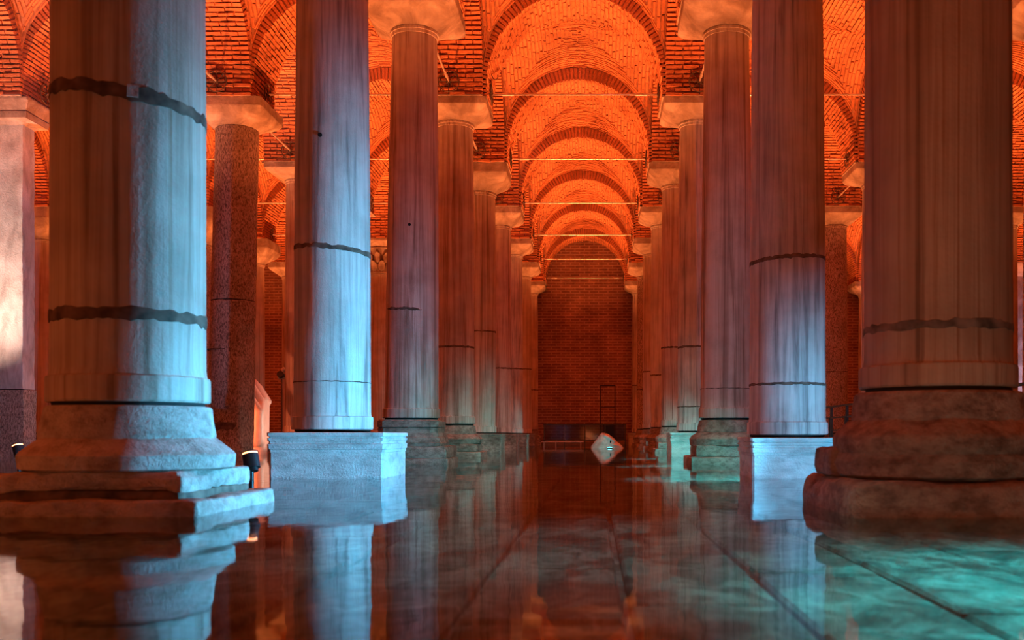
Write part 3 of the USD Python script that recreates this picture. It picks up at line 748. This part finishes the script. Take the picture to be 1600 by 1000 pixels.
# ------------------------------------------------------------------ tie rods
ZT = 7.33
def wheel(parent, c, axis):
    """anchor plate: a ring, spokes and a hub, lying flat against the wall whose normal is axis"""
    w = thing('anchor_plate', (0, 0, 0), parent=parent)
    R = trimesh.geometry.align_vectors([0, 0, 1], axis)
    tor = trimesh.creation.torus(0.205, 0.010, 40, 8); tor.apply_transform(R); tor.apply_translation(c); part(w, 'ring', tor, 'iron')
    sp = []
    for k in range(8):
        a = k / 8 * 2 * PI
        sp.append(rod((0.02 * math.cos(a), 0.02 * math.sin(a), 0), (0.205 * math.cos(a), 0.205 * math.sin(a), 0), 0.008, 6))
    s = cat(sp); s.apply_transform(R); s.apply_translation(c); part(w, 'spokes', s, 'iron')
    h = trimesh.creation.cylinder(0.035, 0.05, sections=16); h.apply_transform(R); h.apply_translation(c); part(w, 'hub', h, 'iron')

def tie(name, a, b, label, group):
    a, b = np.array(a, float), np.array(b, float)
    d = (b - a) / np.linalg.norm(b - a)
    t = thing(name, a, label=label, cat='tie rod', group=group)
    n = np.linalg.norm(b - a)
    part(t, 'bar', rod((0, 0, 0), d * n, 0.019, 12), 'steel')
    for s0 in (0.12, n - 0.62):
        part(t, 'turnbuckle', rod(d * (s0 + 0.13), d * (s0 + 0.36), 0.030, 12), 'steel')
    wheel(t, d * 0.035, d); wheel(t, d * (n - 0.035), -d)

words_n = ['first', 'second', 'third', 'fourth', 'fifth', 'sixth', 'seventh']
aisles = {0: ('the central nave', range(4, 10)), -1: ('the aisle left of the nave', range(4, 9)), 1: ('the aisle right of the nave', range(3, 9)), -2: ('the second aisle to the left', range(3, 8))}
for i, (w, js) in aisles.items():
    for k, j in enumerate(js):
        tie('tie_rod', (NODE[i] + 0.725, depth(j), ZT), (NODE[i + 1] - 0.725, depth(j), ZT), f'thin pale steel tie rod across {w}, {words_n[k]} from the front', f'tie rods across {w}')
for i, w, js in ((0, 'left column row', range(3, 6)), (1, 'right column row', range(3, 6)), (-1, 'outer left column row', range(3, 6)), (2, 'outer right column row', range(4, 7))):
    for k, j in enumerate(js):
        xx = NODE[i]
        tie('lengthwise_tie_rod', (xx, depth(j) + 0.725, ZT), (xx, depth(j + 1) - 0.725, ZT), f'tie rod running away from view along the {w}, {words_n[k]} from the front', f'tie rods along the {w}')

hk = thing('hook', (-2.83 + 0.75, 19.9, 7.62), label='small bent iron hook under the left springing of the nave arch', cat='hook')
pts = [(0, 0, 0.14), (0.03, 0, 0.05), (0.06, 0, 0.0), (0.11, 0, -0.01), (0.14, 0, 0.03), (0.14, 0, 0.09)]
part(hk, 'hook_wire', cat([rod(pts[k], pts[k + 1], 0.009, 8) for k in range(5)]), 'iron')

# ------------------------------------------------------------------ floodlight fixtures
def fixture(loc, label, aim, h=0.33, r=0.05):
    t = thing('floodlight', loc, label=label, cat='lamp')
    part(t, 'post', cat([rod((0, 0, -0.1), (0, 0, h * 0.62), 0.018, 12), box(-0.02, 0.02, -0.02, 0.02, h * 0.5, h * 0.66)]), 'black', smooth=40)
    a = np.array(aim, float); a /= np.linalg.norm(a)
    c = np.array([0.0, 0, h * 0.68])
    part(t, 'lamp_head', cat([rod(c - a * 0.05, c + a * 0.055, r, 24), rod(c - a * 0.075, c - a * 0.05, r * 0.7, 20)]), 'black', smooth=40)
    part(t, 'lens', rod(c + a * 0.055, c + a * 0.066, r * 0.93, 24), 'glow', smooth=40, label='glowing orange-white lens')
    part(t, 'hood', rod(c + a * 0.075, c + a * 0.12, r * 1.02, 24) if False else cat([rod(c + a * 0.068, c + a * 0.075, r * 1.05, 24)]), 'black', smooth=40)
    return t
fixture((-2.52, 7.25, 0), 'small floodlight with glowing orange slit beside the nearest left plinth', (-0.25, 0.25, 1.0), 0.36, 0.058)
fixture((-5.95, 10.2, 0), 'small black floodlight with a bright slanted lens at the left edge', (-0.35, 0.2, 1.0), 0.40, 0.055)

# ------------------------------------------------------------------ railing along the right aisle
rl = thing('railing', (4.88, 0, 0), label='dark teal metal railing of the walkway along the right aisle', cat='railing')
part(rl, 'handrail', box(-0.03, 0.03, 6.5, 26, 1.0, 1.035), 'rail', smooth=False)
part(rl, 'rail', box(-0.015, 0.015, 6.5, 26, 0.775, 0.805), 'rail', smooth=False)
part(rl, 'rail', box(-0.012, 0.012, 6.5, 26, 0.52, 0.545), 'rail', smooth=False)
part(rl, 'rail', box(-0.012, 0.012, 6.5, 26, 0.27, 0.295), 'rail', smooth=False)
for k, yy in enumerate(np.arange(6.6, 26, 1.24)):
    part(rl, 'post', cat([box(-0.025, 0.025, yy - 0.02, yy + 0.02, -0.1, 1.0), box(-0.03, 0.03, yy + 0.06, yy + 0.09, -0.1, 0.79)]), 'rail', smooth=False)
dk = thing('walkway', (4.9, 0, 0), label='low dark walkway deck in the right aisle behind the railing', cat='walkway', kind='structure')
for k in range(0, 40):
    part(dk, 'plank', box(0.05, 1.45, 6.5 + k * 0.5 + 0.006, 6.5 + k * 0.5 + 0.494, 0.04, 0.09), 'plank', smooth=False)

# ------------------------------------------------------------------ end of the nave: walkway, railing, frame, door
yw = 42.2
ew = thing('end_walkway', (0, yw, 0), label='dark walkway with glass-blue railing in front of the end wall', cat='walkway')
part(ew, 'deck', box(-2.15, 1.38, 0, 1.2, -0.1, 0.10), 'plank', smooth=False)
part(ew, 'handrail', box(-2.17, 1.38, -0.03, 0.03, 0.86, 0.90), 'rail', smooth=False)
part(ew, 'rail', box(-2.17, 1.38, -0.02, 0.02, 0.18, 0.21), 'rail', smooth=False)
for k in range(5):
    xx = -2.13 + k * 0.87
    part(ew, 'post', box(xx - 0.02, xx + 0.02, -0.02, 0.02, -0.1, 0.88), 'rail', smooth=False)
M['smoke_glass'] = usdkit.material(stage, f'{L}/smoke_glass', {
    't': ('transparent_bsdf', {'color': (0.55, 0.56, 0.64)}), 'y': ('glossy_bsdf', {'color': (0.7, 0.75, 0.85), 'roughness': 0.08}), 'f': ('fresnel', {'IOR': 1.5}), 'x': ('mix_closure', {})},
    [('f.fac', 'x.fac'), ('t.BSDF', 'x.closure1'), ('y.BSDF', 'x.closure2')], surface='x.closure')
for k in range(4):
    xx = -2.13 + k * 0.87
    part(ew, 'glass_panel', box(xx + 0.03, xx + 0.84, -0.006, 0.006, 0.22, 0.86), 'smoke_glass', smooth=False)
lr = thing('low_rail', (-2.0, 37.5, 0), label='low pale pipe rail just above the water before the end walkway', cat='railing')
part(lr, 'pipe', cat([rod((0, 0, 0.17), (1.6, 0, 0.17), 0.018)]), 'steel')
for xx in (0.1, 0.55, 1.5):
    part(lr, 'post', rod((xx, 0, -0.1), (xx, 0, 0.17), 0.016), 'steel')
fr = thing('door_frame', (0.61, 43.6, 0), label='thin black metal frame with a crossbar on the end wall', cat='frame')
s = 43.6 / 1540
for xx in (-0.32, 0.32):
    part(fr, 'upright', box(xx - 0.02, xx + 0.02, -0.03, 0.03, -0.1, 2.62), 'black', smooth=False)
part(fr, 'top_bar', box(-0.34, 0.34, -0.03, 0.03, 2.58, 2.64), 'black', smooth=False)
part(fr, 'crossbar', box(-0.32, 0.32, -0.02, 0.02, 1.64, 1.68), 'black', smooth=False)
db = thing('door_panel', (0.66, 43.52, 0), label='dark navy low door below the thin black frame', cat='door')
part(db, 'panel', stone_block(-0.22, 0.22, -0.03, 0.03, -0.1, 0.86, 0.01, 0.0, 1, 0.2), 'navy')
part(db, 'stile', box(-0.235, -0.205, -0.045, 0.0, -0.1, 0.88), 'black', smooth=False)
part(db, 'stile', box(0.205, 0.235, -0.045, 0.0, -0.1, 0.88), 'black', smooth=False)

# ------------------------------------------------------------------ sculptures
def hull_chain(joints):
    out = []
    def sph(p, r):
        return m3.Manifold.sphere(r, 20).translate(tuple(map(float, p)))
    for (a, ra), (b, rb) in zip(joints[:-1], joints[1:]):
        out.append(m3.Manifold.batch_hull([sph(a, ra), sph(b, rb)]))
    return out
def organic(parts_, res=0.03, it=10):
    m = parts_[0]
    for p in parts_[1:]: m = m + p
    m = m.refine_to_length(res)
    me = m.to_mesh(); t = trimesh.Trimesh(me.vert_properties[:, :3], me.tri_verts, process=True)
    trimesh.smoothing.filter_taubin(t, iterations=it)
    return t
P = []
# palm and wrist (upright, back of the hand to the right, fingers curling over to the left)
P += hull_chain([((-0.02, 0, -0.15), 0.20), ((0.0, 0, 0.35), 0.19)])
sph = lambda p, r: m3.Manifold.sphere(r, 20).translate(p)
P.append(m3.Manifold.batch_hull([sph((0.02, -0.14, 0.35), 0.16), sph((0.02, 0.16, 0.35), 0.16), sph((0.10, -0.30, 1.02), 0.12), sph((0.06, -0.1, 1.22), 0.12), sph((0.04, 0.12, 1.27), 0.12), sph((0.02, 0.32, 1.22), 0.12)]))
for (y0, z0, sc) in ((-0.32, 1.06, 0.80), (-0.11, 1.24, 0.95), (0.11, 1.30, 1.0), (0.32, 1.25, 0.93)):
    P += hull_chain([((0.08, y0, z0), 0.105), ((-0.14 * sc, y0 * 1.02, z0 + 0.36 * sc), 0.098), ((-0.42 * sc, y0, z0 + 0.46 * sc), 0.09), ((-0.66 * sc, y0 * 0.95, z0 + 0.36 * sc), 0.075)])
P += hull_chain([((-0.02, 0.28, 0.55), 0.15), ((-0.30, 0.42, 0.85), 0.12), ((-0.52, 0.40, 1.12), 0.10), ((-0.66, 0.36, 1.34), 0.08)])
hand = thing('hand_sculpture', (-7.62, 22.4, -0.05), label='giant upright sculpted hand with curled fingers behind the leaning column', cat='sculpture')
hm = organic(P, 0.045, 8)
part(hand, 'hand', hm, 'resin', smooth=True)
spot((-8.6, 20.6, 0.25), (-7.6, 22.4, 1.0), (1.0, 0.2, 0.07), 90, cone=40, soft=0.6)
spot((-5.6, 22.9, 0.25), (-7.6, 22.4, 1.1), WARM, 60, cone=30, soft=0.6)

# pale figure half sunk at the end of the nave: a head on its side, face up to the right
fg = thing('head_sculpture', (0.46, 32.5, 0), label='pale sculpted head with dark eye rising from the teal-lit water', cat='sculpture')
H = [m3.Manifold.batch_hull([sph((-0.46, 0.05, 0.02), 0.10), sph((-0.16, 0.05, 0.40), 0.11), sph((-0.05, 0, 0.34), 0.14), sph((0.12, 0, 0.16), 0.18), sph((-0.3, 0, -0.25), 0.22), sph((0.2, 0, -0.25), 0.22)])]
H += [m3.Manifold.batch_hull([sph((0.05, 0, 0.14), 0.19), sph((0.36, 0, 0.02), 0.12), sph((0.5, 0, -0.16), 0.10), sph((0.1, 0, -0.2), 0.2)])]
H += hull_chain([((-0.10, -0.10, 0.40), 0.06), ((0.06, -0.15, 0.32), 0.055), ((0.2, -0.12, 0.22), 0.05)])
H += hull_chain([((0.18, -0.14, 0.10), 0.06), ((0.34, -0.08, 0.06), 0.05)])
hd = organic(H, 0.03, 6)
part(fg, 'head', hd, 'figure', smooth=True)
M['teal_glow'] = plain('teal_glow', (0.3, 0.9, 0.9), 0.4, emit=((0.08, 0.75, 0.8), 1.6))
ul = thing('water_lamp', (0.52, 31.95, 0), label='small teal lamp glowing at the waterline before the sculpted head', cat='lamp')
part(ul, 'housing', rod((0, 0, -0.12), (0, 0, 0.015), 0.09, 20), 'black', smooth=40)
part(ul, 'lens', lathe([(0.014, 0.08), (0.03, 0.075), (0.045, 0.055), (0.052, 0.02)], 20, amp=0), 'teal_glow')
ey = trimesh.creation.icosphere(2, 0.03); ey.apply_scale((0.8, 0.6, 1.5)); ey.apply_translation((0.085, -0.185, 0.21)); part(fg, 'eye', ey, 'hole')

# lamp on a pole in front of the left wall
ps = thing('pole_lamp', (-9.5, 30.0, 0), label='small two-headed lamp on a thin pole before the left brick wall', cat='lamp')
part(ps, 'pole', rod((0, 0, -0.1), (0, 0, 2.15), 0.022, 10), 'iron')
part(ps, 'lamp_head', rod((-0.02, 0.1, 2.22), (-0.02, -0.12, 2.28), 0.10, 18), 'black')
part(ps, 'lamp_head', rod((0.02, 0, 2.38), (0.1, 0, 2.46), 0.07, 18), 'steel')
part(ps, 'bracket', cat([rod((-0.12, 0, 2.16), (0.1, 0, 2.16), 0.03, 10), rod((0, 0, 2.1), (0, 0, 2.35), 0.02, 10)]), 'steel')
